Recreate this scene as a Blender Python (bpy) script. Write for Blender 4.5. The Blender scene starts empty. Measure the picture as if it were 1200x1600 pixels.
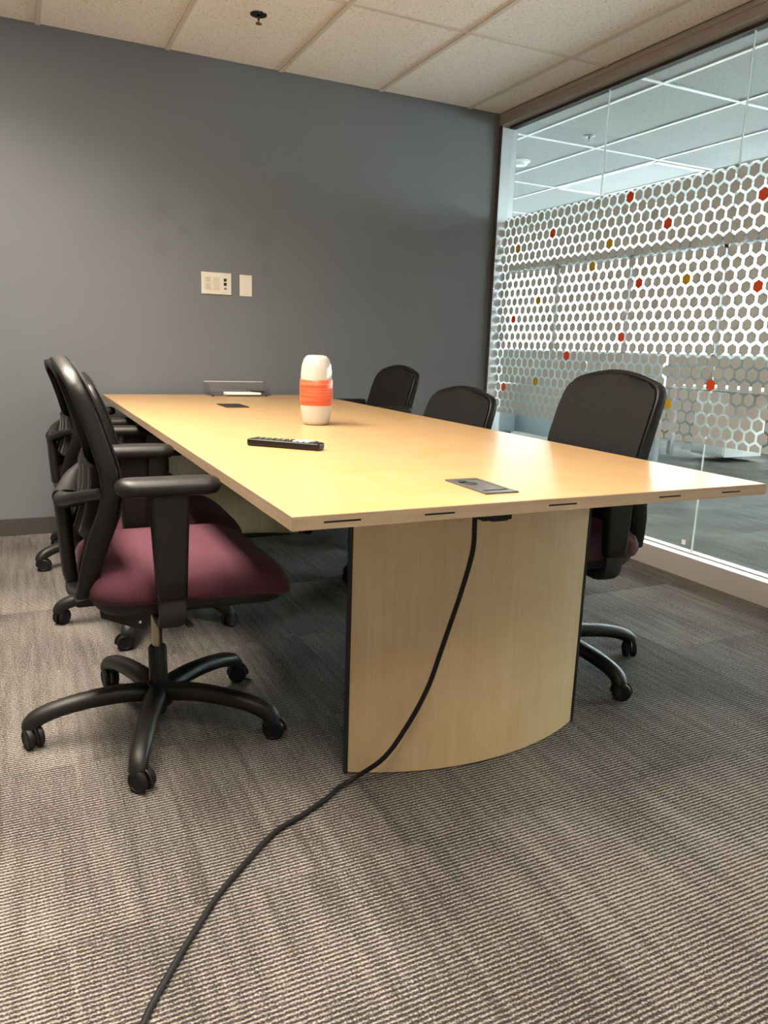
import bpy, bmesh, math, random
from mathutils import Vector, Matrix
random.seed(7)
scene = bpy.context.scene
COL = scene.collection
PI = math.pi

# ------------------------------------------------------------------ camera
cam_data = bpy.data.cameras.new('camera')
cam_data.sensor_fit = 'VERTICAL'
cam_data.sensor_height = 36.0
cam_data.lens = 1179.13 / 1600 * 36.0
cam_data.clip_start = 0.05
cam = bpy.data.objects.new('camera', cam_data)
COL.objects.link(cam)
cam.matrix_world = Matrix(((0.90046758, 0.06401746, -0.4301859, -2.8176),
                           (-0.43370699, 0.20608847, -0.87716919, -4.2985),
                           (0.03250221, 0.97643705, 0.2133408, 1.0274),
                           (0, 0, 0, 1)))
scene.camera = cam

# ------------------------------------------------------------------ world, exposure
world = bpy.data.worlds.new('sky')
scene.world = world
world.use_nodes = True
wn = world.node_tree.nodes
wn['Background'].inputs['Color'].default_value = (0.88, 0.95, 1.0, 1)
wn['Background'].inputs['Strength'].default_value = 15.0
scene.view_settings.view_transform = 'Standard'
scene.view_settings.look = 'None'
scene.view_settings.gamma = 1.0
scene.view_settings.use_curve_mapping = False
scene.view_settings.exposure = 0.78
scene.cycles.use_denoising = True
scene.cycles.max_bounces = 10
scene.cycles.diffuse_bounces = 5
scene.cycles.glossy_bounces = 4
scene.cycles.transparent_max_bounces = 16
scene.cycles.sample_clamp_indirect = 6.0

H = 2.461            # ceiling height
WARM = (1.0, 0.87, 0.72)
COOL = (0.86, 0.95, 1.0)

def area_lamp(name, loc, sx, sy, power, color, spread=PI):
    d = bpy.data.lights.new(name, 'AREA')
    d.shape = 'RECTANGLE'; d.size = sx; d.size_y = sy
    d.energy = power; d.color = color; d.spread = spread
    o = bpy.data.objects.new(name, d); COL.objects.link(o)
    o.location = loc
    return o
# light of the recessed ceiling fixtures (room: warm, office: cool, added to brighten it)
ROOM_FIX = [(-2.911, -1.554), (-2.911, -2.754), (-2.314, -3.954)]
ROOM_POW = [42.0, 32.0, 20.0]
OFFICE_FIX = [(1.91, 0.94), (3.11, -2.7), (3.11, 4.54)]  # first is the visible fixture, the other two are added fill lights
for (fx, fy), pw in zip(ROOM_FIX, ROOM_POW):
    area_lamp('ceiling_area_light', (fx, fy, H - 0.012), 0.5, 1.1, pw, WARM, math.radians(145))
for fx, fy in OFFICE_FIX[1:]:
    area_lamp('ceiling_area_light', (fx, fy, H - 0.012), 0.5, 1.1, 45.0, COOL)

# ------------------------------------------------------------------ material helpers
MATS = {}
def new_mat(name):
    m = bpy.data.materials.new(name); m.use_nodes = True
    MATS[name] = m
    nt = m.node_tree
    return m, nt, nt.nodes, nt.links, nt.nodes['Principled BSDF']
def simple(name, col, rough=0.5, metal=0.0, spec=0.5, noise=0.0, nscale=60, bump=0.0, coat=0.0):
    m, nt, n, l, b = new_mat(name)
    b.inputs['Base Color'].default_value = (*col, 1)
    b.inputs['Roughness'].default_value = rough
    b.inputs['Metallic'].default_value = metal
    b.inputs['Specular IOR Level'].default_value = spec
    b.inputs['Coat Weight'].default_value = coat
    if noise or bump:
        tc = n.new('ShaderNodeTexCoord')
        t = n.new('ShaderNodeTexNoise'); t.inputs['Scale'].default_value = nscale; t.inputs['Detail'].default_value = 4
        l.new(tc.outputs['Object'], t.inputs['Vector'])
        if noise:
            r = n.new('ShaderNodeValToRGB')
            r.color_ramp.elements[0].color = tuple(c * (1 - noise) for c in col) + (1,)
            r.color_ramp.elements[1].color = tuple(min(1, c * (1 + noise)) for c in col) + (1,)
            l.new(t.outputs['Fac'], r.inputs['Fac']); l.new(r.outputs['Color'], b.inputs['Base Color'])
        if bump:
            bp = n.new('ShaderNodeBump'); bp.inputs['Strength'].default_value = bump; bp.inputs['Distance'].default_value = 0.002
            l.new(t.outputs['Fac'], bp.inputs['Height']); l.new(bp.outputs['Normal'], b.inputs['Normal'])
    return m
def math_node(nt, op, a, b=None, c=None):
    nd = nt.nodes.new('ShaderNodeMath'); nd.operation = op
    for i, v in enumerate((a, b, c)):
        if v is None: continue
        if isinstance(v, (int, float)): nd.inputs[i].default_value = v
        else: nt.links.new(v, nd.inputs[i])
    return nd.outputs[0]

# carpet: loop ribs along x, soft streaks along y that change at every 0.597 m tile
TILE = 0.597
TX0, TY0 = -1.952, -1.87
def carpet_mat(name, tint=1.0):
    m, nt, n, l, b = new_mat(name)
    geo = n.new('ShaderNodeNewGeometry')
    sep = n.new('ShaderNodeSeparateXYZ'); l.new(geo.outputs['Position'], sep.inputs[0])
    x, y = sep.outputs[0], sep.outputs[1]
    ti = math_node(nt, 'FLOOR', math_node(nt, 'DIVIDE', math_node(nt, 'SUBTRACT', x, TX0), TILE))
    tj = math_node(nt, 'FLOOR', math_node(nt, 'DIVIDE', math_node(nt, 'SUBTRACT', y, TY0), TILE))
    wnz = n.new('ShaderNodeTexWhiteNoise'); wnz.noise_dimensions = '2D'
    cb = n.new('ShaderNodeCombineXYZ'); l.new(ti, cb.inputs[0]); l.new(tj, cb.inputs[1]); l.new(cb.outputs[0], wnz.inputs['Vector'])
    rnd = wnz.outputs['Value']
    # streaks along y
    v = n.new('ShaderNodeCombineXYZ'); l.new(math_node(nt, 'MULTIPLY', x, 55.0), v.inputs[0]); l.new(math_node(nt, 'MULTIPLY', y, 2.6), v.inputs[1])
    l.new(math_node(nt, 'MULTIPLY', rnd, 40.0), v.inputs[2])
    st = n.new('ShaderNodeTexNoise'); st.inputs['Scale'].default_value = 1.0; st.inputs['Detail'].default_value = 3; l.new(v.outputs[0], st.inputs['Vector'])
    v2 = n.new('ShaderNodeCombineXYZ'); l.new(math_node(nt, 'MULTIPLY', x, 3.2), v2.inputs[0]); l.new(math_node(nt, 'MULTIPLY', y, 2.8), v2.inputs[1])
    l.new(math_node(nt, 'MULTIPLY', rnd, 19.0), v2.inputs[2])
    big = n.new('ShaderNodeTexNoise'); big.inputs['Scale'].default_value = 1.0; big.inputs['Detail'].default_value = 1; l.new(v2.outputs[0], big.inputs['Vector'])
    # ribs
    wob = n.new('ShaderNodeTexNoise'); wob.inputs['Scale'].default_value = 60; wob.inputs['Detail'].default_value = 2; l.new(geo.outputs['Position'], wob.inputs['Vector'])
    ph = math_node(nt, 'ADD', math_node(nt, 'MULTIPLY', y, 2 * PI / 0.0096), math_node(nt, 'MULTIPLY', wob.outputs['Fac'], 2.4))
    rib = math_node(nt, 'SINE', ph)
    v3 = n.new('ShaderNodeCombineXYZ'); l.new(math_node(nt, 'MULTIPLY', x, 250.0), v3.inputs[0]); l.new(math_node(nt, 'MULTIPLY', y, 300.0), v3.inputs[1])
    lp = n.new('ShaderNodeTexNoise'); lp.inputs['Scale'].default_value = 1.0; lp.inputs['Detail'].default_value = 2; l.new(v3.outputs[0], lp.inputs['Vector'])
    s = math_node(nt, 'ADD', math_node(nt, 'MULTIPLY', rib, 0.28), math_node(nt, 'MULTIPLY', math_node(nt, 'SUBTRACT', lp.outputs['Fac'], 0.5), 1.5))
    s = math_node(nt, 'ADD', s, math_node(nt, 'MULTIPLY', math_node(nt, 'SUBTRACT', st.outputs['Fac'], 0.5), 0.40))
    s = math_node(nt, 'ADD', s, math_node(nt, 'MULTIPLY', math_node(nt, 'SUBTRACT', big.outputs['Fac'], 0.5), 0.38))
    s = math_node(nt, 'ADD', s, math_node(nt, 'MULTIPLY', math_node(nt, 'SUBTRACT', rnd, 0.5), 0.10))
    s = math_node(nt, 'ADD', s, 0.46)
    r = n.new('ShaderNodeValToRGB'); l.new(s, r.inputs['Fac'])
    e = r.color_ramp.elements
    e[0].position = 0.15; e[0].color = (0.060 * tint, 0.053 * tint, 0.049 * tint, 1)
    e[1].position = 0.82; e[1].color = (0.66 * tint, 0.605 * tint, 0.545 * tint, 1)
    k = r.color_ramp.elements.new(0.45); k.color = (0.175 * tint, 0.156 * tint, 0.145 * tint, 1)
    l.new(r.outputs['Color'], b.inputs['Base Color'])
    b.inputs['Roughness'].default_value = 0.95
    b.inputs['Specular IOR Level'].default_value = 0.1
    bp = n.new('ShaderNodeBump'); bp.inputs['Strength'].default_value = 0.6; bp.inputs['Distance'].default_value = 0.003
    l.new(math_node(nt, 'ADD', math_node(nt, 'MULTIPLY', rib, 0.5), lp.outputs['Fac']), bp.inputs['Height']); l.new(bp.outputs['Normal'], b.inputs['Normal'])
    return m
M_CARPET = carpet_mat('loop_carpet', 0.44)

# painted wall with faint patches
def paint_mat():
    m, nt, n, l, b = new_mat('grey_wall_paint')
    geo = n.new('ShaderNodeNewGeometry')
    a = n.new('ShaderNodeTexNoise'); a.inputs['Scale'].default_value = 1.6; a.inputs['Detail'].default_value = 3; l.new(geo.outputs['Position'], a.inputs['Vector'])
    r = n.new('ShaderNodeValToRGB'); l.new(a.outputs['Fac'], r.inputs['Fac'])
    r.color_ramp.elements[0].position = 0.3; r.color_ramp.elements[0].color = (0.138, 0.150, 0.164, 1)
    r.color_ramp.elements[1].position = 0.7; r.color_ramp.elements[1].color = (0.154, 0.166, 0.180, 1)
    fac = None
    for px_, pz_, rr_ in ((-2.07, 1.69, .09), (-2.07, 1.50, .07), (-1.79, 1.67, .08), (-1.52, 1.60, .09), (-1.50, 1.44, .05), (-1.95, 1.60, .05)):
        vm = n.new('ShaderNodeVectorMath'); vm.operation = 'DISTANCE'; vm.inputs[1].default_value = (px_, 0, pz_)
        l.new(geo.outputs['Position'], vm.inputs[0])
        q = math_node(nt, 'MAXIMUM', math_node(nt, 'SUBTRACT', 1.0, math_node(nt, 'DIVIDE', vm.outputs['Value'], rr_)), 0.0)
        fac = q if fac is None else math_node(nt, 'ADD', fac, q)
    bl = n.new('ShaderNodeTexNoise'); bl.inputs['Scale'].default_value = 24; bl.inputs['Detail'].default_value = 4; l.new(geo.outputs['Position'], bl.inputs['Vector'])
    fac = math_node(nt, 'MULTIPLY', fac, math_node(nt, 'MULTIPLY', bl.outputs['Fac'], 0.75))
    mxs = n.new('ShaderNodeMix'); mxs.data_type = 'RGBA'; l.new(fac, mxs.inputs['Factor'])
    l.new(r.outputs['Color'], mxs.inputs['A']); mxs.inputs['B'].default_value = (0.105, 0.108, 0.112, 1)
    l.new(mxs.outputs['Result'], b.inputs['Base Color'])
    b.inputs['Roughness'].default_value = 0.42
    b.inputs['Specular IOR Level'].default_value = 0.45
    c = n.new('ShaderNodeTexNoise'); c.inputs['Scale'].default_value = 140; c.inputs['Detail'].default_value = 3; l.new(geo.outputs['Position'], c.inputs['Vector'])
    bp = n.new('ShaderNodeBump'); bp.inputs['Strength'].default_value = 0.12; bp.inputs['Distance'].default_value = 0.002
    l.new(c.outputs['Fac'], bp.inputs['Height']); l.new(bp.outputs['Normal'], b.inputs['Normal'])
    return m
M_WALL = paint_mat()
M_WHITEWALL = simple('office_wall_paint', (0.72, 0.72, 0.70), 0.6, noise=0.03, nscale=2)

# speckled mineral-fibre ceiling tile
def tile_mat(name, c0, c1):
    m, nt, n, l, b = new_mat(name)
    geo = n.new('ShaderNodeNewGeometry')
    a = n.new('ShaderNodeTexNoise'); a.inputs['Scale'].default_value = 95; a.inputs['Detail'].default_value = 3; a.inputs['Roughness'].default_value = 0.7
    l.new(geo.outputs['Position'], a.inputs['Vector'])
    r = n.new('ShaderNodeValToRGB'); l.new(a.outputs['Fac'], r.inputs['Fac'])
    e = r.color_ramp.elements
    e[0].position = 0.30; e[0].color = (*c0, 1)
    e[1].position = 0.44; e[1].color = (*c1, 1)
    l.new(r.outputs['Color'], b.inputs['Base Color']); b.inputs['Roughness'].default_value = 0.9
    bp = n.new('ShaderNodeBump'); bp.inputs['Strength'].default_value = 0.5; bp.inputs['Distance'].default_value = 0.002
    l.new(r.outputs['Color'], bp.inputs['Height']); l.new(bp.outputs['Normal'], b.inputs['Normal'])
    return m
M_TILE = tile_mat('mineral_fibre_tile', (0.46, 0.43, 0.385), (0.92, 0.885, 0.83))
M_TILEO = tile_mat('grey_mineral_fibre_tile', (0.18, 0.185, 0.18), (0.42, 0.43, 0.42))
M_GRIDO = simple('white_grid_bar_enamel', (0.90, 0.90, 0.89), 0.5)
M_GRID = simple('shaded_bar_enamel', (0.70, 0.66, 0.60), 0.5)  # darker tan: shading at the tile gaps put into the bar colour

# maple laminate
def maple_mat(name, axis, c0, c1, rough, coat, mottled=0.5):
    m, nt, n, l, b = new_mat(name)
    geo = n.new('ShaderNodeNewGeometry')
    mp = n.new('ShaderNodeMapping')
    sc = {'x': (1.2, 22, 22), 'y': (22, 1.2, 22), 'z': (26, 26, 0.9)}[axis]
    mp.inputs['Scale'].default_value = sc
    l.new(geo.outputs['Position'], mp.inputs['Vector'])
    a = n.new('ShaderNodeTexNoise'); a.inputs['Scale'].default_value = 2.2; a.inputs['Detail'].default_value = 6; a.inputs['Roughness'].default_value = 0.62
    l.new(mp.outputs[0], a.inputs['Vector'])
    w = n.new('ShaderNodeTexNoise'); w.inputs['Scale'].default_value = 11; w.inputs['Detail'].default_value = 3
    l.new(geo.outputs['Position'], w.inputs['Vector'])
    f = math_node(nt, 'ADD', math_node(nt, 'MULTIPLY', a.outputs['Fac'], 1 - mottled * 0.5), math_node(nt, 'MULTIPLY', w.outputs['Fac'], mottled * 0.5))
    r = n.new('ShaderNodeValToRGB'); l.new(f, r.inputs['Fac'])
    e = r.color_ramp.elements
    e[0].position = 0.33; e[0].color = (*c0, 1); e[1].position = 0.64; e[1].color = (*c1, 1)
    # fine flecks
    mp2 = n.new('ShaderNodeMapping'); mp2.inputs['Scale'].default_value = tuple(s * 5 for s in sc); l.new(geo.outputs['Position'], mp2.inputs['Vector'])
    fl = n.new('ShaderNodeTexNoise'); fl.inputs['Scale'].default_value = 2.0; fl.inputs['Detail'].default_value = 2; l.new(mp2.outputs[0], fl.inputs['Vector'])
    rr = n.new('ShaderNodeValToRGB'); rr.color_ramp.elements[0].position = 0.28; rr.color_ramp.elements[0].color = (0.62, 0.55, 0.45, 1)
    rr.color_ramp.elements[1].position = 0.42; rr.color_ramp.elements[1].color = (1, 1, 1, 1)
    l.new(fl.outputs['Fac'], rr.inputs['Fac'])
    mx = n.new('ShaderNodeMix'); mx.data_type = 'RGBA'; mx.blend_type = 'MULTIPLY'; mx.inputs['Factor'].default_value = 0.22
    l.new(r.outputs['Color'], mx.inputs['A']); l.new(rr.outputs['Color'], mx.inputs['B'])
    l.new(mx.outputs['Result'], b.inputs['Base Color'])
    b.inputs['Roughness'].default_value = rough
    b.inputs['Coat Weight'].default_value = coat
    b.inputs['Coat Roughness'].default_value = 0.12
    return m
M_TOP = maple_mat('maple_laminate_top', 'x', (0.43, 0.265, 0.112), (0.49, 0.322, 0.152), 0.36, 0.12, 1.2)
M_EDGE = maple_mat('maple_edge_band', 'x', (0.25, 0.178, 0.110), (0.33, 0.242, 0.160), 0.5, 0.0)
M_EDGEY = maple_mat('maple_edge_band_long', 'y', (0.25, 0.178, 0.110), (0.33, 0.242, 0.160), 0.5, 0.0)
M_PED = maple_mat('maple_veneer_pedestal', 'z', (0.50, 0.355, 0.19), (0.58, 0.425, 0.245), 0.42, 0.1, 0.8)

M_BLACK = simple('black_plastic', (0.007, 0.0066, 0.0064), 0.38, spec=0.3, noise=0.25, nscale=8, bump=0.05)
M_BLACKTEX = simple('textured_black_plastic', (0.010, 0.0094, 0.0088), 0.42, spec=0.34, bump=0.3)
MATS['textured_black_plastic'].node_tree.nodes['Noise Texture'].inputs['Scale'].default_value = 500
M_DARK = simple('matt_black', (0.010, 0.010, 0.010), 0.7)
M_RUBBER = simple('black_rubber', (0.008, 0.008, 0.009), 0.5, spec=0.25)
M_PISTON = simple('bronze_steel', (0.36, 0.30, 0.22), 0.28, metal=1.0)
M_STEEL = simple('bright_steel', (0.75, 0.75, 0.74), 0.2, metal=1.0)
M_FRAME = simple('taupe_frame_paint', (0.37, 0.335, 0.305), 0.38, noise=0.04, nscale=3)
M_BASE = simple('brown_base_strip', (0.050, 0.043, 0.038), 0.85, noise=0.5, nscale=220, bump=0.3)
M_PLATE = simple('ivory_plate_plastic', (0.66, 0.62, 0.54), 0.35)
M_PLATE2 = simple('ivory_insert_plastic', (0.56, 0.52, 0.44), 0.35)
M_PORT = simple('port_black', (0.012, 0.02, 0.014), 0.4)
M_PORTG = simple('port_green', (0.012, 0.06, 0.02), 0.4)
M_PAPER = simple('white_paper', (0.86, 0.86, 0.84), 0.7)
M_ORANGE = simple('orange_film', (0.70, 0.075, 0.010), 0.45)
M_YELLOW = simple('yellow_film', (0.56, 0.33, 0.010), 0.45)
M_GREYPL = simple('grey_plastic', (0.085, 0.082, 0.078), 0.35)
M_PIPING = simple('grey_piping', (0.22, 0.21, 0.20), 0.6)

def fabric_mat(name, c0, c1, scale=900):
    m, nt, n, l, b = new_mat(name)
    tc = n.new('ShaderNodeTexCoord')
    w = n.new('ShaderNodeTexWave'); w.bands_direction = 'X'; w.inputs['Scale'].default_value = 95; w.inputs['Distortion'].default_value = 1.5; w.inputs['Detail'].default_value = 2
    w.inputs['Detail Scale'].default_value = 6
    l.new(tc.outputs['Object'], w.inputs['Vector'])
    t = n.new('ShaderNodeTexNoise'); t.inputs['Scale'].default_value = scale; l.new(tc.outputs['Object'], t.inputs['Vector'])
    f = math_node(nt, 'ADD', math_node(nt, 'MULTIPLY', w.outputs['Fac'], 0.6), math_node(nt, 'MULTIPLY', t.outputs['Fac'], 0.5))
    r = n.new('ShaderNodeValToRGB'); l.new(f, r.inputs['Fac'])
    r.color_ramp.elements[0].position = 0.1; r.color_ramp.elements[0].color = (*c0, 1)
    r.color_ramp.elements[1].position = 0.9; r.color_ramp.elements[1].color = (*c1, 1)
    l.new(r.outputs['Color'], b.inputs['Base Color'])
    b.inputs['Roughness'].default_value = 0.9; b.inputs['Specular IOR Level'].default_value = 0.15
    b.inputs['Sheen Weight'].default_value = 0.05
    bp = n.new('ShaderNodeBump'); bp.inputs['Strength'].default_value = 0.4; bp.inputs['Distance'].default_value = 0.002
    l.new(f, bp.inputs['Height']); l.new(bp.outputs['Normal'], b.inputs['Normal'])
    return m
M_PURPLE = fabric_mat('burgundy_seat_fabric', (0.062, 0.018, 0.029), (0.088, 0.029, 0.042))
def mesh_mat():
    m, nt, n, l, b = new_mat('black_mesh_fabric')
    tc = n.new('ShaderNodeTexCoord')
    t = n.new('ShaderNodeTexVoronoi'); t.inputs['Scale'].default_value = 420; l.new(tc.outputs['Object'], t.inputs['Vector'])
    r = n.new('ShaderNodeValToRGB'); l.new(t.outputs['Distance'], r.inputs['Fac'])
    r.color_ramp.elements[0].position = 0.2; r.color_ramp.elements[0].color = (0.018, 0.0175, 0.018, 1)
    r.color_ramp.elements[1].position = 0.6; r.color_ramp.elements[1].color = (0.006, 0.006, 0.006, 1)
    l.new(r.outputs['Color'], b.inputs['Base Color']); b.inputs['Roughness'].default_value = 0.75
    b.inputs['Specular IOR Level'].default_value = 0.25
    bp = n.new('ShaderNodeBump'); bp.inputs['Strength'].default_value = 0.5; bp.inputs['Distance'].default_value = 0.001
    l.new(t.outputs['Distance'], bp.inputs['Height']); l.new(bp.outputs['Normal'], b.inputs['Normal'])
    return m
M_MESH = mesh_mat()

def glass_mat(name, tint, refl=1.0):
    m, nt, n, l, b = new_mat(name)
    n.remove(b)
    out = n['Material Output']
    tr = n.new('ShaderNodeBsdfTransparent'); tr.inputs['Color'].default_value = (*tint, 1)
    gl = n.new('ShaderNodeBsdfGlossy'); gl.inputs['Roughness'].default_value = 0.01
    lw = n.new('ShaderNodeLayerWeight'); lw.inputs['Blend'].default_value = 0.5
    mx = n.new('ShaderNodeMixShader')
    sch = math_node(nt, 'ADD', math_node(nt, 'MULTIPLY', math_node(nt, 'POWER', lw.outputs['Facing'], 5.0), 0.9), 0.035)
    l.new(math_node(nt, 'MULTIPLY', sch, refl), mx.inputs[0]); l.new(tr.outputs[0], mx.inputs[1]); l.new(gl.outputs[0], mx.inputs[2])
    l.new(mx.outputs[0], out.inputs['Surface'])
    return m
M_GLASS = glass_mat('clear_glass', (0.95, 0.985, 0.975))
M_GLASSEDGE = simple('pale_glass_edge', (0.80, 0.87, 0.86), 0.2)
M_ACRYL = glass_mat('smoky_clear_acrylic', (0.96, 0.955, 0.975), 1.8)
def film_mat():
    m, nt, n, l, b = new_mat('frosted_film')
    out = n['Material Output']
    b.inputs['Base Color'].default_value = (0.50, 0.465, 0.425, 1); b.inputs['Roughness'].default_value = 0.55
    tl = n.new('ShaderNodeBsdfTranslucent'); tl.inputs['Color'].default_value = (0.66, 0.63, 0.58, 1)
    mx = n.new('ShaderNodeMixShader'); mx.inputs[0].default_value = 0.42
    l.new(b.outputs[0], mx.inputs[1]); l.new(tl.outputs[0], mx.inputs[2]); l.new(mx.outputs[0], out.inputs['Surface'])
    return m
M_FILM = film_mat()
def emis(name, col, s):
    m, nt, n, l, b = new_mat(name)
    b.inputs['Base Color'].default_value = (0.45, 0.46, 0.46, 1); b.inputs['Roughness'].default_value = 1.0; b.inputs['Specular IOR Level'].default_value = 0.0
    b.inputs['Emission Color'].default_value = (*col, 1); b.inputs['Emission Strength'].default_value = s
    return m
M_LENSW = emis('warm_troffer_lens', WARM, 6.0)
M_LENSC = emis('cool_troffer_lens', COOL, 0.22)
def vase_mat():
    m, nt, n, l, b = new_mat('glazed_ceramic_white')
    b.inputs['Base Color'].default_value = (0.45, 0.425, 0.375, 1); b.inputs['Roughness'].default_value = 0.12; b.inputs['Coat Weight'].default_value = 0.5
    m2, nt, n, l, b = new_mat('glazed_ceramic_orange')
    tc = n.new('ShaderNodeTexCoord'); mp = n.new('ShaderNodeMapping'); mp.inputs['Scale'].default_value = (1.5, 1.5, 60)
    l.new(tc.outputs['Object'], mp.inputs['Vector'])
    t = n.new('ShaderNodeTexNoise'); t.inputs['Scale'].default_value = 4; t.inputs['Detail'].default_value = 4; l.new(mp.outputs[0], t.inputs['Vector'])
    r = n.new('ShaderNodeValToRGB'); l.new(t.outputs['Fac'], r.inputs['Fac'])
    r.color_ramp.elements[0].position = 0.38; r.color_ramp.elements[0].color = (0.50, 0.058, 0.022, 1)
    r.color_ramp.elements[1].position = 0.66; r.color_ramp.elements[1].color = (0.66, 0.14, 0.06, 1)
    l.new(r.outputs['Color'], b.inputs['Base Color']); b.inputs['Roughness'].default_value = 0.3
    return m, m2
M_CERW, M_CERO = vase_mat()
M_PANELBLUE = simple('pale_blue_partition', (0.62, 0.70, 0.74), 0.6, noise=0.05, nscale=90)
M_DESKWHITE = simple('white_desk_laminate', (0.78, 0.77, 0.74), 0.45)
M_ALU = simple('satin_aluminium', (0.62, 0.64, 0.66), 0.35, metal=0.6)

# ------------------------------------------------------------------ geometry helpers
def link(o, parent=None):
    COL.objects.link(o)
    if parent is not None: o.parent = parent
    return o
def mesh_of(name, bm, mat, smooth=True, angle=35):
    me = bpy.data.meshes.new(name)
    bmesh.ops.recalc_face_normals(bm, faces=bm.faces[:])
    bm.to_mesh(me); bm.free()
    mats = mat if isinstance(mat, (list, tuple)) else [mat]
    for mm in mats: me.materials.append(mm)
    if smooth:
        for f in me.polygons: f.use_smooth = True
        try: me.set_sharp_from_angle(angle=math.radians(angle))
        except Exception: pass
    return me
def obj(name, bm, mat, parent=None, smooth=True, angle=35):
    return link(bpy.data.objects.new(name, mesh_of(name, bm, mat, smooth, angle)), parent)
def tag(o, label, cat, group=None):
    o['label'] = label; o['category'] = cat
    if group: o['group'] = group
    return o
def struct(o, label=None):
    o['kind'] = 'structure'
    if label: o['label'] = label
    return o
def empty(name, loc=(0, 0, 0), rz=0.0):
    o = bpy.data.objects.new(name, None); o.empty_display_size = 0.1
    COL.objects.link(o); o.location = loc; o.rotation_euler = (0, 0, rz)
    return o
def box(bm, x0, x1, y0, y1, z0, z1, bev=0.0, seg=2):
    r = bmesh.ops.create_cube(bm, size=1.0)
    vs = r['verts']
    for v in vs:
        v.co = Vector(((x0 + x1) / 2 + v.co.x * (x1 - x0), (y0 + y1) / 2 + v.co.y * (y1 - y0), (z0 + z1) / 2 + v.co.z * (z1 - z0)))
    if bev > 0:
        es = list({e for v in vs for e in v.link_edges})
        bmesh.ops.bevel(bm, geom=es, offset=bev, segments=seg, profile=0.5, affect='EDGES')
    return bm
def nbox(*a, **k):
    return box(bmesh.new(), *a, **k)
def cyl(bm, p0, p1, r0, r1=None, seg=20):
    r1 = r0 if r1 is None else r1
    p0, p1 = Vector(p0), Vector(p1); d = (p1 - p0); L = d.length
    q = d.to_track_quat('Z', 'Y')
    mat = Matrix.Translation((p0 + p1) / 2) @ q.to_matrix().to_4x4()
    bmesh.ops.create_cone(bm, cap_ends=True, segments=seg, radius1=r0, radius2=r1, depth=L, matrix=mat)
    return bm
def lathe(bm, prof, seg=32, center=(0, 0, 0)):
    cx, cy, cz = center; rings = []
    for r, z in prof:
        if r < 1e-6: rings.append([bm.verts.new((cx, cy, cz + z))])
        else: rings.append([bm.verts.new((cx + r * math.cos(2 * PI * i / seg), cy + r * math.sin(2 * PI * i / seg), cz + z)) for i in range(seg)])
    for a, b in zip(rings, rings[1:]):
        for i in range(seg):
            j = (i + 1) % seg
            if len(a) == 1 and len(b) == 1: continue
            if len(a) == 1: bm.faces.new((a[0], b[i], b[j]))
            elif len(b) == 1: bm.faces.new((a[i], a[j], b[0]))
            else: bm.faces.new((a[i], a[j], b[j], b[i]))
    return bm
def catmull(pts, n):
    pts = [Vector(p) for p in pts]; P = [pts[0] * 2 - pts[1]] + pts + [pts[-1] * 2 - pts[-2]]
    out = []
    for i in range(1, len(P) - 2):
        for k in range(n):
            t = k / n; a, b, c, d = P[i - 1], P[i], P[i + 1], P[i + 2]
            out.append(0.5 * ((2 * b) + (c - a) * t + (2 * a - 5 * b + 4 * c - d) * t * t + (3 * b - a - 3 * c + d) * t ** 3))
    out.append(pts[-1]); return out
def interp(tab, t):
    for (a, va), (b, vb) in zip(tab, tab[1:]):
        if t <= b:
            u = 0 if b == a else max(0, (t - a) / (b - a)); return va + (vb - va) * u
    return tab[-1][1]
def sweep(bm, path, ra, rb, up=(0, 0, 1), seg=12, closed=False, power=2.0):
    """tube along path; ra(t): half size along 'side', rb(t): half size along 'up'; power>2 squarer section"""
    path = [Vector(p) for p in path]; n = len(path); up = Vector(up); rings = []
    for i, p in enumerate(path):
        if closed: d = path[(i + 1) % n] - path[i - 1]
        else: d = path[min(i + 1, n - 1)] - path[max(i - 1, 0)]
        d.normalize()
        side = up.cross(d)
        if side.length < 1e-4: side = Vector((0, 1, 0)).cross(d)
        side.normalize(); u = d.cross(side).normalized()
        t = i / (n - 1)
        a = ra(t) if callable(ra) else ra; b = rb(t) if callable(rb) else rb
        ring = []
        for k in range(seg):
            th = 2 * PI * k / seg; c, s = math.cos(th), math.sin(th)
            cx = math.copysign(abs(c) ** (2 / power), c); sx = math.copysign(abs(s) ** (2 / power), s)
            ring.append(bm.verts.new(p + side * (a * cx) + u * (b * sx)))
        rings.append(ring)
    m = n if closed else n - 1
    for i in range(m):
        A, B = rings[i], rings[(i + 1) % n]
        for k in range(seg):
            j = (k + 1) % seg; bm.faces.new((A[k], A[j], B[j], B[k]))
    if not closed:
        for ring in (rings[0], rings[-1]):
            c = bm.verts.new(sum((v.co for v in ring), Vector()) / seg)
            for k in range(seg): bm.faces.new((ring[k], ring[(k + 1) % seg], c))
    return bm
def rrect(hx, hy, r, n=6, cx=0, cy=0):
    pts = []
    for sx, sy, a0 in ((1, 1, 0), (-1, 1, PI / 2), (-1, -1, PI), (1, -1, 1.5 * PI)):
        for k in range(n + 1):
            a = a0 + PI / 2 * k / n
            pts.append((cx + sx * (hx - r) + r * math.cos(a), cy + sy * (hy - r) + r * math.sin(a)))
    return pts
def loft(bm, rings, cap=True):
    R = [[bm.verts.new(p) for p in ring] for ring in rings]; n = len(R[0])
    for A, B in zip(R, R[1:]):
        for k in range(n):
            j = (k + 1) % n; bm.faces.new((A[k], A[j], B[j], B[k]))
    if cap:
        for ring in (R[0], R[-1]):
            c = bm.verts.new(sum((v.co for v in ring), Vector()) / n)
            for k in range(n): bm.faces.new((ring[k], ring[(k + 1) % n], c))
    return bm
def copy_tree(o, parent=None):
    c = o.copy(); COL.objects.link(c); c.parent = parent
    for ch in list(o.children): copy_tree(ch, c)
    return c

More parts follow.
